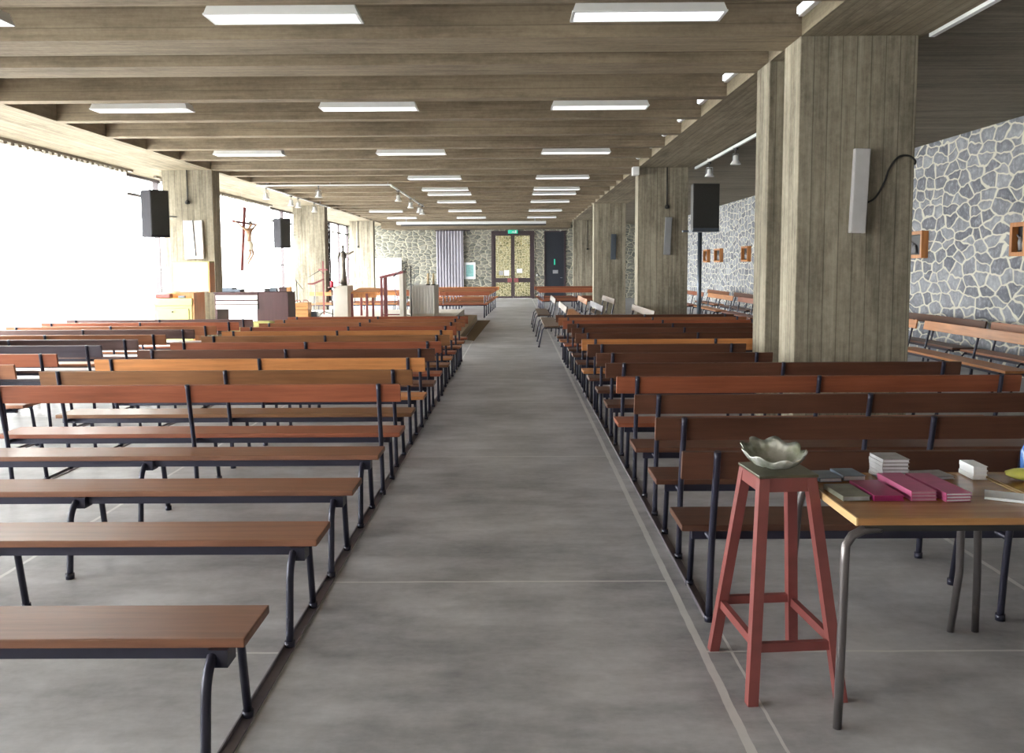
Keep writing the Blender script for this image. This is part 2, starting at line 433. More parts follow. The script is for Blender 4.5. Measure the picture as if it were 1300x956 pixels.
# ------------------------------------------------------------------ doors
d1 = MB()
for x0, x1 in ((-1.23, -1.1), (.76, .89)): d1.box((x0, 42.92, 0), (x1, 43.1, 3.33))
d1.box((-1.1, 42.92, 3.17), (.76, 43.1, 3.33))
door1 = struct('door_1', d1, m_frame)
for x0, x1, hx in ((-1.1, -.172, -.24), (-.168, .76, -.10)):
    lf = MB()
    lf.box((x0, 42.95, .02), (x0 + .09, 43.02, 3.17)); lf.box((x1 - .09, 42.95, .02), (x1, 43.02, 3.17))
    lf.box((x0 + .09, 42.95, .02), (x1 - .09, 43.02, .12)); lf.box((x0 + .09, 42.95, 3.1), (x1 - .09, 43.02, 3.17)); lf.box((x0 + .09, 42.95, .80), (x1 - .09, 43.02, 1.02))
    leaf = lf.build('door_leaf', m_frame, door1)
    MB().box((x0 + .09, 42.98, .12), (x1 - .09, 42.99, .8)).box((x0 + .09, 42.98, 1.02), (x1 - .09, 42.99, 3.1)).build('pane', m_glass, leaf)
    a = hx - .2 if x0 < -1 else hx - .02
    MB().box((a, 42.90, .81), (a + .22, 42.955, 1.01), .006).build('push_plate', m_ambo, leaf)
d2 = MB()
d2.box((1.38, 42.95, 0), (1.43, 43.1, 3.33)); d2.box((2.35, 42.95, 0), (2.44, 43.1, 3.33)); d2.box((1.43, 42.95, 3.27), (2.35, 43.1, 3.33))
door2 = struct('door_2', d2, m_frame)
lf = MB().box((1.43, 42.99, .01), (2.35, 43.05, 3.27)).build('door_leaf', m_navy, door2)
MB().tube([(2.27, 42.98, 1.02), (2.27, 42.93, 1.02), (2.17, 42.93, 1.02)], .012).build('door_handle', m_grey, lf)
# exit sign, notices
t = thing('exit_sign', (-.16, 42.86, 3.2), 'green illuminated running-figure exit sign above the glazed double door', 'sign')
MB().box((-.24, -.04, 0), (.24, .04, .17), .01).build('housing', m_green, t)
sg = MB(); sg.box((-.03, -.048, .05), (.05, -.04, .10)); sg.tube([(.02, -.046, .13), (.03, -.046, .135)], .02, 8); sg.box((-.06, -.048, .03), (-.03, -.04, .05)); sg.box((.05, -.048, .02), (.08, -.04, .06)); sg.box((.1, -.048, .02), (.17, -.04, .15))
sg.build('symbol', m_white, t)
def flat(name, x0, x1, z0, z1, y, mat, label, cat, frame=None, d=.012):
    if frame is None:
        return tag(MB().box((x0, y - d, z0), (x1, y, z1)).build(name, mat), label, cat)
    t = thing(name, ((x0 + x1) / 2, y, z0), label, cat)
    hx = (x1 - x0) / 2; hz = z1 - z0
    f = MB(); f.box((-hx, -.03, 0), (hx, 0, .04)).box((-hx, -.03, hz - .04), (hx, 0, hz)).box((-hx, -.03, .04), (-hx + .04, 0, hz - .04)).box((hx - .04, -.03, .04), (hx, 0, hz - .04))
    f.build('frame', frame, t); MB().box((-hx + .04, -.018, .04), (hx - .04, -.004, hz - .04)).build('print', mat, t)
    return t
flat('notice', -.60, -.36, 1.14, 1.40, 42.975, m_paper, 'small white paper notice on the left door leaf, beside the middle stile', 'notice')
flat('notice', -.86, -.64, 1.16, 1.38, 42.975, m_greycover, 'faint grey paper notice on the left door leaf', 'notice')
flat('notice', .02, .29, 1.27, 1.47, 42.975, m_paper, 'white paper notice on the right door leaf', 'notice')
flat('door_sign', 1.86, 1.92, 1.66, 1.94, 42.985, m_green, 'narrow green sign high on the navy door', 'sign')
flat('door_plate', 1.80, 2.06, 1.23, 1.40, 42.985, m_grey, 'small grey plate below the green sign on the navy door', 'sign')
t = flat('poster', -2.58, -2.02, .98, 1.80, 42.98, m_paper, 'framed teal printed poster on the stone wall beside the double door', 'poster', m_white)
MB().box((-.19, -.024, .12), (.19, -.018, .70)).build('teal_print', m_poster, t)
flat('display_board', -6.9, -5.63, 0, 2.03, 42.6, m_paper, 'large white display board standing against the far stone wall', 'board', m_white, .03)
flat('light_switch', .98, 1.05, 1.1, 1.2, 42.99, m_white, 'white light switch between the two far doors', 'switch')

# far ceiling screen housing
t = thing('screen_housing', (-1.7, 38, 3.4), 'long roll-up screen housing under the ceiling at the far end', 'screen')
MB().box((-3.5, -.09, .03), (3.0, .09, .15), .01).build('housing', m_white, t)
MB().box((-3.3, -.07, -.03), (3.0, .07, .03), .008).build('slot', m_dark, t)
MB().box((-3.1, -.01, .15), (-3.06, .01, .84)).box((2.5, -.01, .15), (2.54, .01, .84)).build('hanger', m_grey, t)

# ------------------------------------------------------------------ ceiling lights
def make_light():
    t = thing('ceiling_light', (0, 0, 3.565), '', 'ceiling light', 'rectangular ceiling lights under the joists')
    h = MB(); h.loft([[(-.6, -.14, 0.012), (.6, -.14, 0.012), (.6, .14, 0.012), (-.6, .14, 0.012)], [(-.57, -.12, .095), (.57, -.12, .095), (.57, .14, .095), (-.57, .14, .095)]], smooth=False)
    f = MB(); f.box((-.605, -.145, 0), (.605, -.125, .014)).box((-.605, .125, 0), (.605, .145, .014)).box((-.605, -.125, 0), (-.58, .125, .014)).box((.58, -.125, 0), (.605, .125, .014))
    h.build('housing', m_white, t); f.build('frame', m_white, t)
    MB().box((-.58, -.125, .002), (.58, .125, .011)).build('diffuser', m_diff, t)
    return t
L0 = None
cols = [(-4.67, 'window side'), (-1.83, 'middle'), (1.05, 'pillar side')]
rows_ = [(6.92, (0, 1, 2)), (10.89, (0, 1, 2)), (15.255, (0, 1, 2)), (19.62, (1, 2)), (22.53, (1, 2)), (23.985, (1, 2)), (26.895, (1, 2)), (31.26, (0, 1, 2)), (35.625, (0, 1, 2))]
for i, (y, cs) in enumerate(rows_):
    for c in cs:
        x, nm = cols[c]
        p = (x, y + .155, 3.565)
        lab = 'white rectangular ceiling light, %s row from the camera, in the %s column' % (ORD[i + 1], nm)
        if L0 is None: L0 = make_light(); L0.location = p; L0['label'] = lab
        else: dup(L0, p, None, lab)
    o = MB().tube([(XL + .02, y + .02, 3.665), (XR - .02, y + .02, 3.665)], .011, 8).build('light_conduit', m_conduit)
    tag(o, 'thin pale conduit running along the joist to the %s row of ceiling lights' % ORD[i + 1], 'conduit', 'conduits feeding the ceiling lights')
B0 = None; k = 0
edges = sorted(far)
for (a0, b0), (a1, b1) in zip(edges, edges[1:]):
    if b0 < 4.5 or a1 - b0 < .3: continue
    k += 1; n = a1 - b0
    t = thing('batten_light', (XR, (b0 + a1) / 2, 3.78), 'slim white batten light on the beam side, %s' % ('in the %s joist bay from the camera' % (ORD[k] if k < 16 else {16: 'sixteenth', 17: 'seventeenth', 18: 'eighteenth', 19: 'nineteenth', 20: 'twentieth', 21: 'twenty-first', 22: 'twenty-second', 23: 'twenty-third', 24: 'twenty-fourth'}.get(k, 'last'))), 'ceiling light', 'batten lights along the right beam')
    h = n / 2 - .05
    MB().box((-.05, -h, 0), (0, h, .09), .006).build('housing', m_white, t)
    MB().box((-.075, -h + .03, .012), (-.05, h - .03, .078), .008).build('diffuser', m_diff, t)

# right aisle track with spots
t = thing('light_track', (0, 0, 0), 'white light track along the outer edge of the right beam, before the near pillar', 'light track', 'white light tracks')
MB().box((3.665, 3.5, 3.60), (3.715, 7.9, 3.655), .004).build('rail', m_white, t)
t = thing('light_track', (0, 0, 0), 'white light track along the right beam between the first two pillars', 'light track', 'white light tracks')
MB().box((3.70, 10.5, 3.575), (3.745, 18.2, 3.625), .004).box((3.71, 12, 3.62), (3.735, 12.05, 3.66)).box((3.71, 17, 3.62), (3.735, 17.05, 3.66)).build('rail', m_white, t)
def make_spot():
    t = thing('spotlight', (0, 0, 0), '', 'spotlight', 'white track spotlights')
    MB().box((-.02, -.04, -.03), (.02, .04, 0)).tube([(0, 0, -.02), (0, 0, -.1)], .008, 8).build('stem', m_dark, t)
    MB().tube([(-.06, 0, -.10), (.06, 0, -.10)], .007, 6).tube([(-.06, 0, -.1), (-.07, 0, -.22)], .007, 6).tube([(.06, 0, -.1), (.07, 0, -.22)], .007, 6).build('yoke', m_grey, t)
    MB().lathe([(.03, -.12), (.04, -.14), (.045, -.20), (.085, -.26), (.09, -.275), (.075, -.275), (.03, -.22)], (0, 0, 0), 16).build('lamp_head', m_white, t)
    return t
sp = make_spot()
Pz = 3.57
spots = [((3.722, 14.9, Pz), .5, 'nearer the camera on the right aisle track'), ((3.722, 16.9, Pz), -.6, 'nearer the second pillar on the right aisle track')]
zt = 3.56
# altar track: transverse, then turning away from the camera
t = thing('light_track', (0, 0, 0), 'white light track over the altar, running across and then turning away', 'light track', 'white light tracks')
YT = 21.2
MB().box((XL + .05, YT - .02, zt), (-3.02, YT + .02, zt + .035), .004).box((-3.06, YT, zt), (-3.02, YT + 7.6, zt + .035), .004).build('rail', m_white, t)
mb = MB()
for p in ((-6, YT), (-4.5, YT), (-3.1, YT)): mb.tube([(p[0], p[1], zt + .02), (p[0], p[1], ZS)], .006, 6)
for q in (2.6, 5.0, 7.4): mb.tube([(-3.04, YT + q, zt + .02), (-3.04, YT + q, ZS)], .006, 6)
mb.build('hanger', m_grey, t)
t = thing('light_track', (0, 0, 0), 'white light track along the window-side beam past the second left pillar', 'light track', 'white light tracks')
MB().box((XL + .03, 21.3, zt + .03), (XL + .07, 29.5, zt + .065), .004).build('rail', m_white, t)
MB().box((XL + .04, 22, zt + .06), (XL + .06, 22.05, ZS)).box((XL + .04, 28, zt + .06), (XL + .06, 28.05, ZS)).build('hanger', m_grey, t)
spots += [((XL + .05, 22.0, zt + .03), .3, 'window-side track, nearest the crucifix'), ((XL + .05, 24.4, zt + .03), -.5, 'window-side track, left one of the close pair'),
          ((XL + .05, 25.2, zt + .03), .6, 'window-side track, right one of the close pair'), ((XL + .05, 27.2, zt + .03), 0, 'window-side track, beside the second left pillar'),
          ((-4.78, YT, zt), .2, 'alone on the crosswise part of the altar track'), ((-3.04, 22.6, zt), .9, 'altar track, first after the turn'),
          ((-3.04, 25.2, zt), -.4, 'altar track, second after the turn'), ((-3.04, 27.4, zt), .4, 'altar track end, left one of the last pair'), ((-3.04, 28.3, zt), -.9, 'altar track end, right one of the last pair')]
for i, (p, rz, l) in enumerate(spots):
    lab = 'small white spotlight on the ' + l if 'track' in l[:14] and not l.startswith('altar track e') else 'small white spotlight, ' + l
    if i == 0: sp.location = p; sp.rotation_euler = (0, 0, rz); sp['label'] = lab
    else: dup(sp, p, rz, lab)
tag(MB().box((2.40, 18.0, 3.45), (2.53, 18.22, 3.62), .01).build('junction_box', m_white), 'white junction box at the top left corner of the second right pillar', 'junction box')

# ------------------------------------------------------------------ benches
BOARD, SEAT = 2.92, 2.86
def make_bench(backed, nf, name):
    """faces +y; origin on the floor below the top edge of the backrest"""
    hb = BOARD / 2 if nf == 3 else .81
    hs = hb - .03 if backed else 1.455
    fx = ([-1.31, 0, 1.31] if backed else [-1.355, 0, 1.355]) if nf == 3 else [-.66, .66]
    t = thing(name, (0, 0, 0), '', 'bench')
    sf = .44 if backed else .415
    MB().box((-hs, .135, .402), (hs, sf, .432), .005).build('seat', m_bench, t)
    MB().box((-hs + .05, .15, .362), (hs - .07, .18, .402)).box((-hs + .05, sf - .05, .367), (hs - .07, sf - .025, .402)).build('seat_rail', m_steel, t)
    if backed:
        Mx = Matrix.Translation((0, .004, .738)) @ Matrix.Rotation(math.radians(11), 4, 'X')
        MB().box((-hb, -.011, -.063), (hb, .011, .063), .004, Mx).build('backrest', m_bench, t)
    for x in fx:
        if backed:
            MB().tube(smooth([(x, -.023, .803), (x, .005, .66), (x, .055, .43), (x, .08, .25), (x, .10, .012)], 3), .0155, 10).tube([(x, .10, 0), (x, .10, .03)], .021, 10).build('back_post', m_steel, t)
            MB().tube([(x, .06, .39), (x, .44, .385), (x, .475, .34), (x, .54, .012)], .0145, 10).tube([(x, .54, 0), (x, .54, .03)], .02, 10).build('leg', m_steel, t)
        else:
            MB().tube(smooth([(x, .03, .012), (x, .055, .25), (x, .07, .32), (x, .105, .365), (x, .16, .385), (x, .36, .386)], 4), .0165, 12).tube([(x, .03, 0), (x, .03, .03)], .022, 10).build('leg', m_steel, t)
            MB().tube([(x, .30, .384), (x, .37, .382), (x, .395, .34), (x, .455, .012)], .0155, 10).box((x - .012, .12, .345), (x + .05, .2, .402)).tube([(x, .455, 0), (x, .455, .03)], .02, 10).build('leg', m_steel, t)
    return t
def setcol(t, col, j=.12):
    for ch in t.children:
        if ch.name.startswith(('seat', 'backrest')) and not ch.name.startswith('seat_rail'):
            f = 1 + random.uniform(-j, j)
            ch.color = (col[0] * f, col[1] * f, col[2] * f, 1)
protos = {'b3': make_bench(True, 3, 'wooden_bench'), 'b2': make_bench(True, 2, 'short_bench'), 'n3': make_bench(False, 3, 'backless_bench')}
used = set()
def place_bench(kind, x, y, rz, col, label, group):
    p = protos[kind]
    if kind not in used:
        used.add(kind); p.location = (x, y, 0); p.rotation_euler = (0, 0, rz); p['label'] = label; p['group'] = group; t = p
    else: t = dup(p, (x, y, 0), rz, label, group)
    setcol(t, col); return t
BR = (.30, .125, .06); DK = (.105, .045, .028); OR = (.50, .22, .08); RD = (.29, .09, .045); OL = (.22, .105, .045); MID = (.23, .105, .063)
cname = {BR: 'brown', DK: 'dark brown', OR: 'light orange-brown', RD: 'reddish-brown', OL: 'olive-brown', MID: 'mid-brown'}
# middle-left block: four backless rows then eleven with backs
XC = -2.26
for i, (yn) in enumerate((2.64, 3.635, 4.46, 5.31)):
    place_bench('n3', -2.32, yn - .135, 0, MID, 'backless mid-brown bench left of the aisle, %s row from the camera' % ORD[i + 1], 'backless benches left of the aisle')
left = [(5.90, RD), (6.72, OL), (7.60, OR), (8.45, DK), (9.27, RD), (10.13, OL), (10.90, OR), (11.66, RD), (12.46, BR), (13.26, BR), (14.0, RD)]
for i, (y, c) in enumerate(left):
    place_bench('b3', XC + random.uniform(-.02, .02), y, random.uniform(-.003, .003), c, '%s bench left of the aisle, %s backed row beyond the backless ones' % (cname[c], ORD[i + 1]), 'backed benches left of the aisle')
GREYB = (.12, .075, .075); BLU = (.07, .06, .085)
cname[GREYB] = 'greyed brown'; cname[BLU] = 'blue-black'
wl = [(7.22, -5.68, BR), (8.12, -5.80, RD), (9.0, -5.80, BLU), (9.74, -5.74, GREYB), (10.42, -5.70, BR), (11.3, -5.68, GREYB), (11.95, -5.62, BR), (12.75, -5.56, RD), (13.5, -5.58, GREYB)]
for i, (y, x, c) in enumerate(wl):
    place_bench('b3', x, y, 0, c, '%s bench beside the window curtain, %s row from the camera' % (cname[c], ORD[i + 1]), 'benches in the window-side block')
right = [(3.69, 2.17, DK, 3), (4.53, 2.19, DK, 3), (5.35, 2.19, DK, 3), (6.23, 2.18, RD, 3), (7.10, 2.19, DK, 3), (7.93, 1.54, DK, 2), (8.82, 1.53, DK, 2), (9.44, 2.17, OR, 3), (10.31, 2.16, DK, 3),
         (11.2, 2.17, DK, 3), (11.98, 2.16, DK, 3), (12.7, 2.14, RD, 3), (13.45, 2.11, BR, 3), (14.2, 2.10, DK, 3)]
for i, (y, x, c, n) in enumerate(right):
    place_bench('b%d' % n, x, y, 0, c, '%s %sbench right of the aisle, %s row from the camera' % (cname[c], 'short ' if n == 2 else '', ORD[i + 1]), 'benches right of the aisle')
# steel floor rails that tie the rows together
def rail(x, y0, y1, lab):
    tag(MB().box((x - .022, y0, 0), (x + .022, y1, .006)).box((x - .022, y0, 0), (x - .016, y1, .02)).build('floor_rail', m_railsteel), lab, 'floor rail', 'steel floor rails under the benches')
for x, l in ((-.966, 'nearest the aisle'), (-3.565, 'under the window-side legs')):
    rail(x, 1.9, 14.7, 'dark steel floor rail of the left bench block, ' + l)
for x, l in ((-4.43, 'on its aisle side'),):
    rail(x, 7.3, 14.2, 'dark steel floor rail of the window-side bench block, ' + l)
rail(.865, 3.8, 14.9, 'dark steel floor rail of the right bench block, nearest the aisle')
# sideways benches facing the aisle (face -x): local +y -> -x  => rz = +90 deg
GY = (.15, .105, .075)
cname[GY] = 'greyish-brown'
side = [(.98, 18.35, GY, 'nearer, beside the aisle'), (.95, 22.5, GY, 'farther, beside the aisle'), (1.72, 18.7, BLU, 'nearer, in the middle row'), (1.68, 22.1, OR, 'farther, in the middle row'),
        (2.42, 16.65, GY, 'nearer, in the row by the pillar'), (2.36, 22.3, GY, 'farther, in the row by the pillar')]
for x, y, c, l in side:
    place_bench('b3', x, y, math.pi / 2, c, '%s bench turned towards the altar, %s' % (cname[c], l), 'sideways benches behind the right block')
# right aisle benches along the stone wall
aw = [(6.28, 10.45, BR, 'wall row, nearest'), (6.27, 13.5, DK, 'wall row, behind the near pillar'), (6.2, 21.0, DK, 'wall row, between the pillars'), (6.15, 24.0, DK, 'wall row, beyond the speaker pole'),
      (6.1, 27.4, BR, 'wall row, farthest'), (5.77, 10.82, OR, 'front row, nearest'), (5.76, 13.9, OR, 'front row, half hidden by the near pillar'), (5.62, 20.6, RD, 'front row, between the pillars'),
      (5.58, 23.8, OR, 'front row, beyond the speaker pole'), (5.5, 27.0, RD, 'front row, farthest')]
for x, y, c, l in aw:
    place_bench('b3', x + (.25 if 'front' not in l else 0), y, math.pi / 2 + random.uniform(-.012, .012), c, '%s bench along the right stone wall, %s' % (cname[c], l), 'benches in the right aisle')
# far blocks face the camera (rz = pi)
for i in range(7):
    c = (RD, BR, OL, BR, RD, BR, OR)[i]
    place_bench('b3', -2.32 + .03 * i, 27.5 + 1.1 * i, math.pi, c, '%s bench facing back beyond the altar, %s row, middle block' % (cname[c], ORD[i + 1]), 'far benches beyond the altar')
for i in range(3):
    c = (OR, BR, RD)[i]
    place_bench('b3', -5.25, 28.1 + 1.1 * i, math.pi, c, '%s bench beyond the altar by the windows, %s row' % (cname[c], ORD[i + 1]), 'far benches by the windows')
for i in range(5):
    c = (RD, BR, RD, DK, RD)[i]
    place_bench('b3', 2.25 - .02 * i, 30.2 + 1.0 * i, math.pi, c, '%s bench facing back before the navy door, %s row' % (cname[c], ORD[i + 1]), 'far benches before the doors')

# ------------------------------------------------------------------ altar platform
struct('platform', MB().box((-6.2, 17.9, 0), (-1.17, 25.7, .17), .008), m_tan, 'lower step of the altar platform')
struct('platform', MB().box((-6.1, 18.3, .17), (-1.55, 25.68, .34), .008), m_platform, 'upper pale tier of the altar platform')
tag(MB().prism([(-1.15, 19.0), (-.92, 18.6), (-.78, 25.6), (-1.15, 25.6)], 0, .012).build('floor_shading', m_brown_shade), 'thin brown sheet painting shade on the floor beside the platform step', 'mat')  # flat brown sheet that paints the shade beside the step
PZ = .34
# altar
t = thing('altar', (-2.42, 22.9, PZ), 'stone altar draped in a pale cloth, two candles on top', 'altar')
MB().box((-.30, -.72, 0), (.30, .72, .78), .01).build('block', m_plinth, t)
mb = MB(); N = 36
def drape(z, amp):
    pts = []
    for k in range(N + 1):
        u = -.315 + .63 * k / N
        pts.append((u, -.735 - amp * (.5 + .5 * math.sin(k * 1.45 + .7 * math.sin(k * .5))), z))
    return pts
mb.loft([[(x, .72, .785) for x, _, _ in drape(0, 0)], drape(.786, 0), drape(.77, .006), drape(.5, .02), drape(.06, .035)], close=False)
mb.build('altar_cloth', m_cloth, t)
for x, l in ((-2.27, 'left'), (-2.13, 'right')):
    q = thing('candle', (x, 22.3, PZ + .787), 'cream altar candle, the %s of two on the altar corner' % l, 'candle', 'altar candles')
    MB().lathe([(.06, 0), (.06, .012), (.02, .03)], seg=14).build('candle_holder', m_dark, q)
    MB().lathe([(.028, .02), (.028, .30), (.01, .305)], seg=12).build('wax', m_candle, q)
# ambo / lectern
t = thing('lectern', (-3.1, 21.8, PZ), 'tall lectern with a rosewood frame and a grey side slab', 'lectern')
MB().box((.20, -.35, 0), (.30, .25, 1.12), .006).build('side_slab', m_plinth, t)
for x, y, h in ((-.24, -.32, 1.0), (-.14, -.22, 1.0), (-.24, .2, 1.05)): MB().box((x - .03, y - .03, 0), (x + .03, y + .03, h), .004).build('leg', m_ambo, t)
MB().prism([(-.28, .97), (.30, 1.10), (.30, 1.165), (-.28, 1.035)], -.36, .24, 'y').build('desk', m_ambo, t)
MB().tube([(-.24, -.3, .08), (.2, -.3, .08)], .015, 8).tube([(.0, .2, .75), (.25, -.25, .1)], .014, 8).build('brace', m_ambo, t)
# side table
t = thing('side_table', (-3.85, 21.8, PZ), 'brown wooden table beside the lectern with rosewood legs', 'table')
Mx = Matrix.Translation((0, 0, .64)) @ Matrix.Rotation(math.radians(4), 4, 'X')
MB().box((-.26, -.25, -.02), (.40, .9, .02), .005, Mx).build('tabletop', m_orange, t)
MB().box((-.24, -.20, .50), (.36, -.17, .60)).build('apron', m_orange, t)
for x, y in ((-.25, -.2), (.12, -.2), (.24, .0), (.34, .8), (-.2, .8)): MB().box((x - .027, y - .027, 0), (x + .027, y + .027, .62), .004).build('leg', m_ambo, t)
# plinth with statue
tag(MB().box((-.18, -.2, 0), (.18, .55, .80), .008).build('plinth', m_plinth, None, (-4.35, 21.6, PZ)), 'pale square plinth carrying the bronze statue', 'plinth')

def skin(name, verts, edges, radii, mat, parent, lev=2, root=0):
    me = bpy.data.meshes.new(name); me.from_pydata(verts, edges, []); me.materials.append(mat)
    o = bpy.data.objects.new(name, me); C.objects.link(o); o.parent = parent
    bpy.context.view_layer.objects.active = o
    md = o.modifiers.new('skin', 'SKIN'); md.use_smooth_shade = True
    for i, r in enumerate(radii):
        s = me.skin_vertices[0].data[i]; s.radius = (r, r * .9); s.use_root = (i == root)
    sb = o.modifiers.new('sub', 'SUBSURF'); sb.levels = lev; sb.render_levels = lev
    dg = bpy.context.evaluated_depsgraph_get()
    m2 = bpy.data.meshes.new_from_object(o.evaluated_get(dg)); o.modifiers.clear(); o.data = m2
    m2.materials.clear(); m2.materials.append(mat)
    return o
# statue (robed figure, arm raised) on the plinth
t = thing('statue', (-4.33, 21.75, PZ + .80), 'slender bronze statue with one arm held out, standing on the plinth', 'statue')
MB().lathe([(.09, 0), (.09, .03), (.07, .04)], seg=16).build('base', m_bronze, t)
MB().loft([[(cx + rx * math.cos(a_), ry * math.sin(a_), z) for a_ in [2 * math.pi * k / 16 for k in range(16)]] for z, rx, ry, cx in
           ((.03, .085, .07, 0), (.2, .075, .06, 0), (.45, .06, .05, .005), (.62, .055, .045, .005), (.75, .085, .05, 0), (.82, .075, .045, 0), (.87, .03, .03, 0))]).build('robe', m_bronze, t)
skin('body', [(0, 0, .78), (0, 0, .90), (0, -.01, .96), (0, -.01, 1.02), (.08, 0, .80), (.15, -.04, .79), (.23, -.07, .83), (.28, -.08, .85), (-.08, 0, .82), (-.14, -.04, .64), (-.08, -.08, .52), (-.06, -.09, .48)],
     [(0, 1), (1, 2), (2, 3), (0, 4), (4, 5), (5, 6), (6, 7), (0, 8), (8, 9), (9, 10), (10, 11)], [.05, .022, .05, .035, .035, .03, .024, .018, .03, .022, .016, .012], m_bronze, t)
# sanctuary lamp stand
t = thing('lamp_stand', (-4.51, 21.2, PZ), 'slim dark stand with a small red sanctuary lamp on top', 'lamp stand')
MB().lathe([(.11, 0), (.11, .015), (.015, .04)], seg=16).tube([(0, 0, .03), (0, 0, .76)], .016, 8).lathe([(.02, .42), (.022, .45), (.015, .47)], seg=10).build('pole', m_dark, t)
MB().lathe([(.02, .755), (.10, .76), (.10, .775), (.03, .78)], seg=16).build('tray', m_ambo, t)
MB().lathe([(.03, .78), (.045, .80), (.05, .86), (.042, .92), (.02, .93)], seg=14).build('red_glass', m_redmetal, t)
MB().box((.05, -.012, .875), (.2, .012, .90)).build('arm', m_ambo, t)
# tall cross drawn for the shaded pillar side, and music stand
t = thing('microphone_stand', (-5.45, 21.5, .0), 'black boom microphone stand beside the wooden chest', 'microphone stand')
t.location.z = PZ
mb = MB().tube([(0, 0, .05), (0, 0, .92)], .011, 8)
for a in (0, 2.1, 4.2): mb.tube([(0, 0, .12), (.3 * math.cos(a), .3 * math.sin(a), .01)], .009, 8)
mb.build('stand', m_dark, t)
MB().tube([(.15, -.02, .72), (0, 0, .92), (-.28, .05, 1.30)], .008, 8).build('boom', m_dark, t)
MB().tube([(-.28, .05, 1.30), (-.36, .06, 1.33), (-.42, .06, 1.30)], .012, 8).build('microphone', m_dark, t)
t = thing('music_stand', (-4.95, 21.3, PZ), 'thin music stand with a slanted wooden desk', 'music stand')
mb = MB().tube([(0, 0, .05), (0, 0, .88)], .009, 8)
for a in (.4, 2.5, 4.6): mb.tube([(0, 0, .12), (.2 * math.cos(a), .2 * math.sin(a), .01)], .008, 6)
mb.build('stand', m_grey, t)
MB().prism([(-.17, .84), (-.05, .83), (.20, .95), (.20, .985), (-.05, .875), (-.17, .875)], -.02, .16, 'y').build('desk', m_ambo, t)
MB().tube([(-.15, 0, 1.02), (.12, 0, 1.18)], .007, 6).tube([(.12, 0, 1.18), (.24, 0, 1.10)], .006, 6).build('microphone', m_dark, t)
t = thing('pillar_shade_cross', (-4.94, 22.2, PZ), 'tall thin wooden cross on a tripod foot, standing for the shaded pillar side', 'cross')  # shaft stands in for the dark, shaded side of the pillar behind
MB().box((-.018, -.018, .05), (.018, .018, 1.42), .003).box((-.12, -.012, 1.18), (.12, .012, 1.22), .003).build('shaft', m_ambo, t)
mb = MB()
for a in (.3, 2.4, 4.5): mb.tube([(0, 0, .13), (.36 * math.cos(a), .36 * math.sin(a), .01)], .012, 8)
mb.build('foot', m_dark, t)
# microphones near the altar
t = thing('microphone_stand', (-2.57, 21.15, PZ), 'tall purple-black microphone stand in front of the altar', 'microphone stand')
mb = MB().tube([(0, 0, .02), (0, 0, 1.28)], .014, 8).lathe([(.13, 0), (.13, .02), (.02, .03)], seg=16)
mb.build('stand', m_dark, t)
MB().tube([(0, 0, 1.28), (-.12, 0, 1.27), (-.35, -.05, 1.08)], .008, 8).tube([(-.35, -.05, 1.08), (-.42, -.06, 1.02)], .016, 8).build('microphone', m_dark, t)
MB().tube([(0, 0, 1.27), (.07, 0, 1.2), (.10, 0, 1.0), (.05, 0, .8)], .006, 6).build('cable', m_dark, t)
t = thing('microphone_stand', (-2.87, 22.45, PZ), 'thin straight microphone stand between lectern and altar', 'microphone stand')
MB().tube([(0, 0, .02), (0, 0, 1.12)], .008, 8).lathe([(.11, 0), (.11, .02), (.02, .03)], seg=16).build('stand', m_dark, t)
MB().tube([(0, 0, 1.12), (0, -.03, 1.2)], .02, 8).build('microphone', m_dark, t)
tag(MB().box((0, 0, 0), (.22, .16, .07), .01).build('book', m_ambo, None, (-2.0, 20.8, PZ)), 'closed dark red book lying on the platform edge', 'book')

# ------------------------------------------------------------------ organ and cream cabinet (left, near Y 16-17)
def P(px, Y): return (px - 656) / FPX * Y
YO = 16.8
t = thing('organ', (P(328, YO), YO, 0), 'dark rosewood organ console with ivory front panels and books on top', 'organ')
w_ = P(328, YO) - P(272, YO)
MB().box((0, .0, .30), (.58, .55, 1.13), .01).build('side_cabinet', m_organ, t)
MB().box((-w_, .0, .86), (0, .7, 1.10), .01).box((-w_, .02, .3), (-w_ + .04, .7, .86)).box((-.04, .02, .3), (0, .7, .86)).build('console', m_organ, t)
MB().box((-w_ + .03, -.015, .98), (-.01, .02, 1.07), .008).box((-w_ + .03, -.02, .90), (-.01, .02, .955), .006).box((-w_ + .03, -.03, .80), (-.01, .02, .885), .006).build('front_panel', m_keys, t)
MB().box((-w_ - .01, -.01, 1.10), (0, .72, 1.125), .004).build('lid', m_organ, t)
MB().box((-w_ + .3, .1, 0), (.6, .6, .3)).build('base', m_organ, t)
for q, (x, s, c, l) in enumerate(((.06, .09, m_dark, 'smallest dark'), (.17, .13, m_darkmetal, 'slate'), (.34, .15, m_organ, 'purple'), (.50, .08, m_basket, 'tan'))):
    tag(MB().box((x, .2, 1.131), (x + s, .34, 1.131 + .06 + .012 * q), .004).build('hymn_book', c, None, (P(328, YO), YO, 0)), '%s hymn book lying on top of the organ cabinet' % l, 'book', 'hymn books on the organ')
tag(MB().prism([(-.55, .0), (-.2, .0), (-.2, .05), (-.35, .05), (-.35, .08), (-.55, .08)], 0, .3, 'y').build('music_case', m_darkmetal, None, (P(328, YO) - .25, YO + .3, 1.127)), 'dark low music case on the organ lid beside the pillar', 'case')
# organ stool (cream curved back visible under console)
t = thing('organ_bench', (P(318, 16.2), 16.2, 0), 'cream upholstered bench with rounded ends before the organ', 'bench')
MB().box((-.45, -.16, .42), (.42, .18, .60), .06).build('cushion', m_cream, t)
for x in (-.36, .33): MB().box((x - .04, -.12, 0), (x + .04, .14, .43), .01).build('leg', m_organ, t)
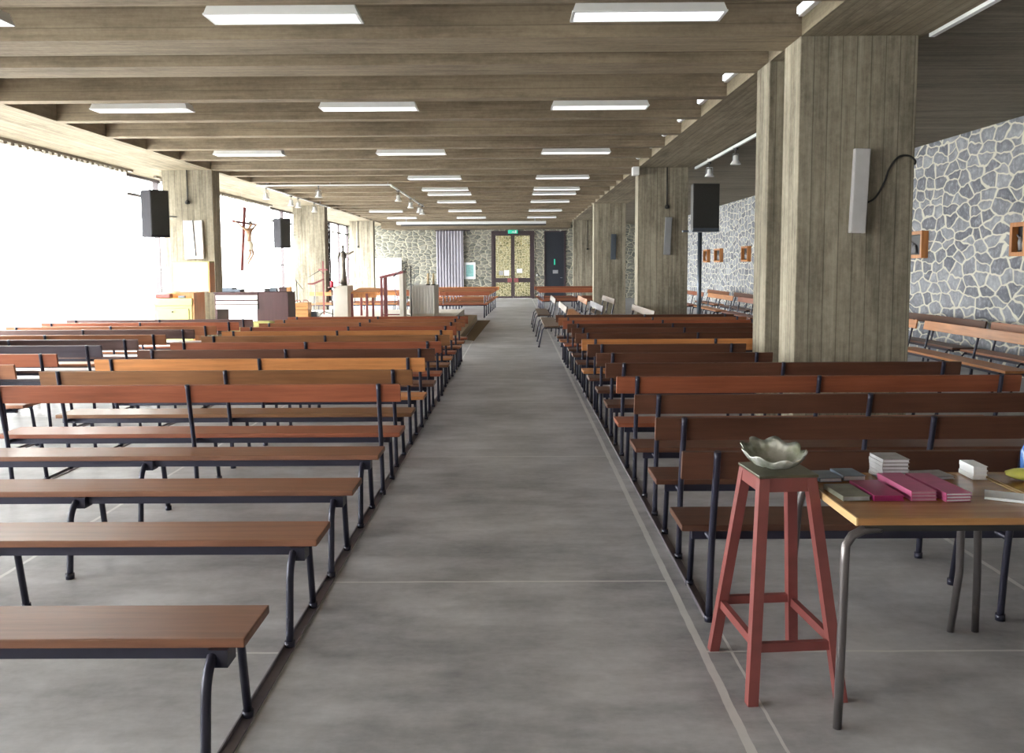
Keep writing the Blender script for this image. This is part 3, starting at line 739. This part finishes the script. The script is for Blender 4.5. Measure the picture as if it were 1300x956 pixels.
# basket / wooden chest
t = thing('wooden_chest', (P(383, 18.8) , 18.8, .34), 'light orange slatted wooden chest with rope handles beside the organ', 'chest')
mb = MB()
for q in range(5): mb.box((-.19, -.18, .005 + q * .085), (.19, .18, .085 + q * .085), .008)
mb.build('body', m_basket, t)
MB().tube([(-.17, 0, .43), (-.13, 0, .48), (-.05, 0, .48), (-.02, 0, .43)], .012, 8).tube([(.02, 0, .43), (.05, 0, .48), (.13, 0, .48), (.17, 0, .43)], .012, 8).build('handle', m_ambo, t)
t.location = (P(383, 20.6), 20.6, .34)
tag(MB().box((-.06, -.1, 0), (.08, .1, .20), .006).build('small_crate', m_darkmetal, None, (P(399, 20.8), 20.8, .34)), 'small grey-blue crate on the platform beside the orange chest', 'crate')

YK = 17.2
t = thing('cream_cabinet', (P(195, YK), YK, 0), 'cream painted cabinet with orange wooden sides by the left pillar', 'cabinet')
cw = P(243, YK) - P(195, YK)
MB().box((0, 0, .02), (cw, .62, .86), .01).build('body', m_cream, t)
MB().box((cw, .02, .02), (cw + .04, .62, 1.11), .004).box((0, .3, .86), (cw, .62, 1.1)).build('side_panel', m_orange, t)
dr = MB().box((.06, -.02, .12), (cw - .06, 0, .80), .006).build('door', m_cream, t)
MB().lathe([(.012, 0), (.02, .01), (.018, .025)], seg=10).build('knob', m_dark, dr, (cw / 2, -.045, .72))
MB().box((-.02, -.02, .86), (cw + .01, .3, 1.0), .006).build('drawer', m_cream, t)
t2 = thing('lidded_box', (P(214, YK), YK + .2, 1.11), 'wooden box with a raised pale lid standing on the cream cabinet', 'box')
bw = P(262, YK + .2) - P(214, YK + .2)
MB().box((0, .08, 0), (.04, .3, .60), .004).box((bw - .04, .0, 0), (bw, .3, .60), .004).build('side', m_orange, t2)
MB().box((.04, .0, .02), (bw - .04, .03, .60), .004).build('lid', m_paleboard, t2)
MB().box((.0, .0, .60), (bw, .3, .625), .004).build('top', m_cream, t2)
tag(MB().box((0, 0, 0), (.30, .16, .09), .02).build('red_book', m_red, None, (P(196, YK), YK + .02, 1.002)), 'red cloth-bound book on the cream cabinet', 'book')
tag(MB().box((0, 0, 0), (.13, .07, .05), .01).build('stapler', m_darkmetal, None, (P(225, YK), YK + .04, 1.002)), 'small dark metal tool on the cream cabinet', 'tool')

# ------------------------------------------------------------------ loudspeakers
def speaker_box(t, w, d, h, mat=m_dark):
    MB().prism([(-w / 2, 0), (w / 2, 0), (w * .32, d), (-w * .32, d)], 0, h, 'z').build('cabinet', mat, t)
    MB().box((-w / 2 + .015, -.012, .05), (w / 2 - .015, 0, h - .015), .004).build('grille', m_grille, t)
    MB().box((-w / 2, -.014, 0), (w / 2, 0, .045), .004).build('badge_strip', m_darkmetal, t)
t = thing('loudspeaker', (3.52, 16.2, 2.24), 'black loudspeaker on a tall pole beside the second right pillar', 'loudspeaker', None, .12)
speaker_box(t, .50, .42, .86)
MB().box((-.26, .0, -.02), (.26, .3, 0)).tube([(-.3, .1, -.01), (-.42, .1, -.01)], .02, 8).build('bracket', m_darkmetal, t)
t = thing('speaker_pole', (3.44, 16.35, 0), 'dark steel pole carrying the loudspeaker beside the second pillar', 'pole')
MB().tube([(0, 0, .02), (0, 0, 2.21)], .04, 14).build('shaft', m_darkmetal, t)
MB().lathe([(.28, 0), (.28, .02), (.05, .035)], seg=20).build('base', m_darkmetal, t)
tag(MB().box((3.75, 21.93, 1.62), (4.25, 22.08, 2.28), .01).build('display_screen', m_dark), 'black flat screen half hidden behind the second right pillar', 'screen')
tag(MB().tube([(4.0, 22.12, 0), (4.0, 22.12, 1.6)], .025, 10).lathe([(.25, 0), (.25, .02), (.04, .03)], (4.0, 22.12, 0)).build('screen_stand', m_dark), 'thin black stand carrying the flat screen', 'stand')
for (x, y, lab) in ((-7.1, 17.4, 'dark loudspeaker hung beside the first left pillar above the cream cabinet'), (-7.3, 27.6, 'dark loudspeaker hung before the second left pillar beyond the crucifix')):
    t = thing('loudspeaker', (x, y, 2.22), lab, 'loudspeaker', None, 1.0)
    MB().prism([(-.21, 0), (.21, 0), (.16, .38), (-.16, .38)], 0, .93, 'z').build('cabinet', m_spk, t)
    MB().box((-.2, -.012, .05), (.2, 0, .92), .004).build('grille', m_grille, t)
    Ri = Matrix.Rotation(-1.0, 4, 'Z'); py = (18.24 if y < 20 else 28.84) - y
    pt = [Vector((0, .32, .45)), Ri @ Vector((0, py, .45))]
    MB().box((-.05, .37, .38), (.05, .39, .52)).tube(pt, .016, 8).build('wall_bracket', m_grey, t)
# column speakers on pillars
def column(x, y, z, h, w_, lab, tilt=0.03, mat=m_grey, cableside=None):
    t = thing('column_speaker', (x, y, z), lab, 'column speaker', None)
    Mx = Matrix.Rotation(tilt, 4, 'Y') @ Matrix.Rotation(.0, 4, 'X')
    MB().box((-w_ / 2, -.085, 0), (w_ / 2, -.03, h), .006, Mx).build('housing', mat, t)
    MB().box((-w_ / 2 + .008, -.09, .012), (w_ / 2 - .008, -.084, h - .012), .002, Mx).build('grille', mat, t)
    MB().box((-.03, -.03, h * .15), (.03, 0, h * .2)).box((-.03, -.03, h * .8), (.03, 0, h * .85)).build('bracket', m_dark, t)
    return t
column(3.075, 7.95, 1.88, .75, .14, 'slim pale grey column speaker on the nearest pillar', .035, m_colspk)
column(3.15, 18.3, 1.82, .78, .14, 'slim grey column speaker on the second right pillar', .045)
column(3.18, 28.65, 1.8, .83, .17, 'grey column speaker on the third right pillar', .02, m_darkmetal)
t = column(-6.73, 18.25, 1.79, .80, .40, 'wide clear-fronted wall speaker on the left pillar above the cream cabinet', -.02, m_keys)
MB().tube([(0, -.10, .8), (.02, -.102, .4), (.04, -.102, .06)], .01, 6).build('cable', m_dark, t)
o = MB().tube(smooth([(3.13, 7.935, 2.14), (3.24, 7.937, 2.19), (3.32, 7.937, 2.32), (3.37, 7.937, 2.46), (3.45, 7.937, 2.56), (3.54, 7.937, 2.57), (3.595, 7.932, 2.53), (3.613, 7.97, 2.50)]), .009, 8).build('speaker_cable', m_black)
tag(o, 'dark cable curving from the near column speaker round the pillar edge', 'cable')
def drop(x, y, z0, lab):
    t = thing('conduit_drop', (x, y, z0), lab, 'conduit', 'conduit drops on pillars')
    MB().tube([(0, -.02, 0), (0, -.02, ZC - z0)], .012, 8).build('tube', m_dark, t)
    MB().lathe([(.0, -.05), (.045, -.035), (.05, 0), (.03, .03), (.015, .05)], (0, -.04, 0), 14).build('junction_ball', m_black, t)
drop(3.15, 18.3, 2.82, 'dark conduit drop with a round junction on the second right pillar')
drop(3.18, 38.9, 2.35, 'dark conduit drop on the farthest right pillar')
drop(-6.85, 18.25, 2.97, 'dark conduit drop with a round junction on the left pillar')
drop(-7.0, 38.6, 2.5, 'dark conduit drop on the far left pillar')

# ------------------------------------------------------------------ crucifix
t = thing('crucifix', (-7.02, 22.2, 1.52), 'dark red wooden crucifix with a pale carved figure, hung before the curtain', 'crucifix', None, .95)
t.scale = (.88, .88, .88)
lean = Matrix.Rotation(.09, 4, 'Y')
MB().box((-.045, -.02, 0), (.045, .02, 1.85), .004, lean).build('upright', m_cross, t)
MB().box((-.42, -.05, 1.36), (.42, -.02, 1.42), .004, lean @ Matrix.Rotation(.0, 4, 'X')).build('crossbar', m_cross, t)
def L(p): return tuple(lean @ Vector(p))
bv = [(.10, -.14, .82), (.10, -.13, 1.0), (.09, -.12, 1.16), (.09, -.12, 1.24), (.13, -.16, 1.34), (.12, -.15, 1.40),
      (-.06, -.11, 1.22), (-.22, -.09, 1.31), (-.38, -.08, 1.40), (.24, -.11, 1.25), (.33, -.09, 1.34), (.40, -.08, 1.41),
      (.04, -.15, .76), (.08, -.26, .50), (.03, -.14, .24), (.03, -.20, .14), (.15, -.15, .76), (.17, -.28, .50), (.09, -.16, .24), (.09, -.22, .14)]
be = [(0, 1), (1, 2), (2, 3), (3, 4), (4, 5), (2, 6), (6, 7), (7, 8), (2, 9), (9, 10), (10, 11), (0, 12), (12, 13), (13, 14), (14, 15), (0, 16), (16, 17), (17, 18), (18, 19)]
brr = [.075, .07, .085, .035, .05, .045, .035, .026, .018, .035, .026, .018, .05, .04, .025, .018, .05, .04, .025, .018]
skin('figure', [L(p) for p in bv], be, brr, m_skin, t)
MB().loft([[L((.10 + rx * math.cos(a_), -.15 + ry * math.sin(a_), z)) for a_ in [2 * math.pi * k / 16 for k in range(16)]] for z, rx, ry in ((.60, .12, .11), (.70, .13, .11), (.80, .125, .10), (.86, .105, .09))]).build('loincloth', m_loin, t)
MB().loft([[L((.13 + r * math.cos(a_), -.13 + r * math.sin(a_), z)) for a_ in [2 * math.pi * k / 12 for k in range(12)]] for z, r in ((1.32, .03), (1.36, .06), (1.41, .062), (1.45, .035))]).build('hair', m_hair, t)
MB().tube([L((0, 0, 1.84)), L((-.20, 0, 2.36))], .003, 6).build('wire', m_grey, t)

# ------------------------------------------------------------------ stations of the cross
def station(y0, y1, z0, z1, lab):
    yc = (y0 + y1) / 2; hw = abs(y1 - y0) / 2; h = z1 - z0
    t = thing('framed_relief', (WX, yc, z0), lab, 'picture', 'framed reliefs on the right wall')
    MB().box((-.12, -hw, 0), (0, -hw + .06, h), .006).box((-.12, hw - .06, 0), (0, hw, h), .006).box((-.12, -hw + .06, 0), (0, hw - .06, .06), .006).box((-.12, -hw + .06, h - .06), (0, hw - .06, h), .006).build('frame', m_orange, t)
    MB().box((-.03, -hw + .06, .06), (-.006, hw - .06, h - .06)).build('backboard', m_dark, t)
    mb = MB().tube([(-.05, .0, .09), (-.06, .02, .2), (-.05, .03, .27)], [.04, .035, .02], 8).tube([(-.05, -.08, .09), (-.055, -.06, .18), (-.05, -.05, .24)], [.035, .03, .015], 8).tube([(-.05, -.1, .12), (-.05, .12, .30)], .012, 6)
    mb.build('carved_figures', m_greycover, t)
for a, b, l in ((15.05, 15.95, 'orange wooden framed relief on the stone wall beside the nearest pillar'), (12.0, 12.38, 'orange wooden framed relief on the stone wall, nearest the camera'),
                (26.35, 27.1, 'orange framed relief on the stone wall just left of the near pillar edge'), (29.9, 30.8, 'orange framed relief on the far stone wall, middle of the distant three'), (31.9, 32.6, 'orange framed relief on the far stone wall, beside the speaker pole')):
    station(a, b, 1.70, 2.17, l)

# ------------------------------------------------------------------ stool with shell dish
t = thing('wooden_stool', (1.0, 3.285, 0), 'tall red-painted wooden stool with splayed legs and dark worn top', 'stool', None, .08)
hw = .110; hy = .113
MB().box((-hw - .004, -hy - .004, .809), (hw + .004, hy + .004, .82), .003).build('stool_top', m_top, t)
ap = MB()
def apron(p, q, n):  # rail with a lower edge arched up between rounded corners
    p = Vector(p); q = Vector(q); n = Vector(n) * .02
    N = 12; up = []; lo = []
    for k in range(N + 1):
        f = k / N; e = min(f, 1 - f); dz = .052 - .02 * max(0, 1 - e / .14) ** 2 * -1
        b = p.lerp(q, f); up.append(b); lo.append(b - Vector((0, 0, dz)))
    ap.loft([[u, l, l + n, u + n] for u, l in zip(up, lo)], smooth=False)
z = .8085
apron((-hw, -hy, z), (hw, -hy, z), (0, 1, 0)); apron((-hw, hy, z), (hw, hy, z), (0, -1, 0)); apron((-hw, -hy, z), (-hw, hy, z), (1, 0, 0)); apron((hw, -hy, z), (hw, hy, z), (-1, 0, 0))
ap.build('apron', m_red, t)
ft = {}
for sx in (-1, 1):
    for sy in (-1, 1):
        T = Vector((sx * (hw - .02), sy * (hy - .02), .808)); Bm = Vector((sx * .168, sy * .228, 0)); ft[sx, sy] = (T, Bm)
        r = .0195
        MB().loft([[(c.x - r, c.y - r, c.z), (c.x + r, c.y - r, c.z), (c.x + r, c.y + r, c.z), (c.x - r, c.y + r, c.z)] for c in (Bm, T)], smooth=False).build('leg', m_red, t)
def at(sx, sy, z): T, Bm = ft[sx, sy]; return Bm.lerp(T, z / .808)
for a, b, zz in (((-1, -1), (1, -1), .20), ((-1, 1), (1, 1), .23), ((-1, -1), (-1, 1), .215), ((1, -1), (1, 1), .215)):
    p, q = at(*a, zz), at(*b, zz); d = (q - p).normalized(); sd = Vector((-d.y, d.x, 0)) * .011; up = Vector((0, 0, .017))
    MB().loft([[c - sd - up, c + sd - up, c + sd + up, c - sd + up] for c in (p + d * .018, q - d * .018)], smooth=False).build('stretcher', m_red, t)
# shell dish
t = tag(MB().box((0, 0, 0), (0, 0, 0)).build('tmp', m_shell)) ; bpy.data.objects.remove(t)
mb = MB(); NU, NR = 72, 10
def shellp(rho, a, off):
    fl = math.sin(a * 9 + .6 * math.sin(a * 2))
    rip = 1 + .055 * fl * rho ** 2 + .03 * math.sin(a * 21 + 1) * rho ** 3
    x = .118 * rho ** .8 * rip * math.cos(a); y = .088 * rho ** .8 * rip * math.sin(a)
    zz = .006 + .062 * rho ** 3 + .008 * fl * rho ** 3 + .020 * rho ** 2 * math.cos(a - 2.0)
    zz = max(zz, .003)
    return Vector((x, y, zz + off))
rings = [[shellp(.05 + .95 * i / NR, 2 * math.pi * k / NU, .006) for k in range(NU)] for i in range(NR + 1)]
rings2 = [[shellp((.05 + .95 * i / NR) * 1.01, 2 * math.pi * k / NU, 0) for k in range(NU)] for i in range(NR, -1, -1)]
mb.loft(rings + rings2)
o = mb.build('shell_dish', m_shell, None, (.985, 3.285, .80)); o.rotation_euler = (.10, .0, -.35)
tag(o, 'silvery ruffled shell dish resting on top of the red stool', 'dish')
o.location.z = .822

# ------------------------------------------------------------------ tables with books
def make_desk(x0, x1, y0, y1, label, fl=.04):
    t = thing('school_table', (x0, y0, 0), label, 'table', 'wooden tables with tube legs')
    W = x1 - x0; D = y1 - y0
    MB().box((0, 0, .725), (W, D, .75), .004).build('tabletop', m_tabletop, t)
    MB().box((-.007, .0, .724), (0, D, .7515), .002).build('edge_strip', m_edge, t)
    MB().box((W, 0, .724), (W + .007, D, .7515), .002).build('edge_strip', m_edge, t)
    MB().box((.03, .02, .70), (W - .03, .04, .725)).build('frame_rail', m_black, t)
    MB().box((.03, D - .04, .70), (W - .03, D - .02, .725)).build('frame_rail', m_black, t)
    for sx in (0, 1):
        for sy in (0, 1):
            X = W * sx; ex = -.04 if sx == 0 else .03; Y = D * sy; ey = .03 if sy == 0 else .17
            s = 1 if sx == 0 else -1; q = 1 if sy == 0 else -1
            if sy == 0: pts = [(X + s * .09, .035, .705), (X + s * .03, .03, .702), (X - s * .01, .022, .685), (X - s * .035, .012, .655), (X - s * .038, .01, .60), (X + ex, ey * .5, .3), (X + ex, ey, 0)]
            else:
                q_ = fl if sx == 0 else .03
                pts = [(X + s * .09, D - .035, .705), (X + s * .05, D - .02, .70), (X + s * .03, D + .0, .67), (X + s * .02, D + .02, .60), (X + q_ * .6, D + .09, .3), (X + q_, D + ey, 0)]
            MB().tube(pts, .0155, 12).build('leg', m_tube, t)
    return t
make_desk(1.143, 1.857, 2.85, 3.50, 'wooden table with bent grey tube legs beside the red stool, books on it')
make_desk(1.884, 2.60, 2.85, 3.50, 'second wooden table pushed against the book table, at the right edge', .11)
TZ = .7515
def book(name, x, y, w_, d, h, rz, cover, pages, lab, z=TZ, n=1):
    """stack of n copies seen as one bound block each; every copy is its own object"""
    for i in range(n):
        t = thing(name, (x + random.uniform(-.002, .002), y + random.uniform(-.002, .002), z + i * (h + .0006)), lab if n == 1 else lab % (('lowest' if i == 0 else 'topmost' if i == n - 1 else '%s from the bottom' % ORD[i + 1])), 'book', None if n == 1 else lab % 'one', rz + random.uniform(-.012, .012))
        c = min(.002, h * .2)
        MB().box((-w_ / 2, -d / 2, 0), (w_ / 2, d / 2, c)).box((-w_ / 2, -d / 2, h - c), (w_ / 2, d / 2, h)).box((-w_ / 2, -d / 2, c), (-w_ / 2 + .002, d / 2, h - c)).build('cover', cover, t)
        MB().box((-w_ / 2 + .002, -d / 2 + .003, c), (w_ / 2 - .003, d / 2 - .003, h - c)).build('pages', pages, t)
book('magazine', 1.218, 3.15, .10, .18, .018, .03, m_mag, m_greycover, 'dark printed magazine at the left front corner of the table')
book('magazine', 1.222, 3.40, .09, .13, .016, .05, m_bluecover, m_pages, 'pale blue-grey booklet at the left rear of the table')
book('booklet', 1.322, 3.42, .09, .13, .020, .05, m_bluecover, m_pages, 'dark blue booklet beside the tall white stack')
book('book', 1.335, 3.175, .108, .23, .020, .02, m_magenta, m_magenta, 'deep magenta book between the magazine and the pink stack')
book('hymnal', 1.487, 3.42, .105, .13, .0135, .0, m_greycover, m_pages, 'white-edged hymnal in the tall stack on the table, %s', n=6)
book('prayer_book', 1.457, 3.20, .093, .28, .0115, .02, m_pink, m_pinkpages, 'pink prayer book in the middle front stack, %s', n=3)
book('song_book', 1.57, 3.195, .093, .30, .0105, .05, m_pink, m_pages, 'pale pink song book in the right front stack, %s', n=3)
book('leaflet', 1.655, 3.42, .14, .11, .012, .1, m_greycover, m_pages, 'loose grey leaflet behind the pink stacks')
book('missal', 1.825, 3.42, .055, .12, .0175, -.05, m_paper, m_pages, 'thick white missal in the small stack near the yellow packet, %s', n=3)
o = MB().box((-.085, -.06, 0), (.085, .06, .004)).box((-.085, -.055, .004), (.083, .06, .008)).build('paper_sheets', m_paper, None, (1.79, 3.09, TZ)); o.rotation_euler = (0, 0, -.5)
tag(o, 'thin pad of white paper lying near the table front edge', 'paper')
mb = MB(); mb.loft([[( -.09 + .03 * i, ry * math.cos(a_), .024 + rz_ * math.sin(a_)) for a_ in [2 * math.pi * k / 14 for k in range(14)]] for i, (ry, rz_) in enumerate(((.035, .004), (.05, .018), (.055, .023), (.055, .023), (.055, .022), (.05, .018), (.035, .004)))])
o = mb.build('yellow_packet', m_yellow, None, (2.01, 3.34, TZ)); o.rotation_euler = (0, 0, -.45)
tag(o, 'shiny yellow-green packet lying across the second table', 'packet')
t = thing('plastic_bottle', (2.07, 3.46, TZ), 'blue plastic bottle at the right edge of the second table', 'bottle')
MB().lathe([(.03, 0), (.032, .01), (.032, .09), (.022, .115), (.013, .125), (.013, .14)], seg=18).build('body', m_blueplastic, t)
MB().lathe([(.015, .138), (.015, .158), (.012, .16)], seg=14).build('cap', m_white, t)
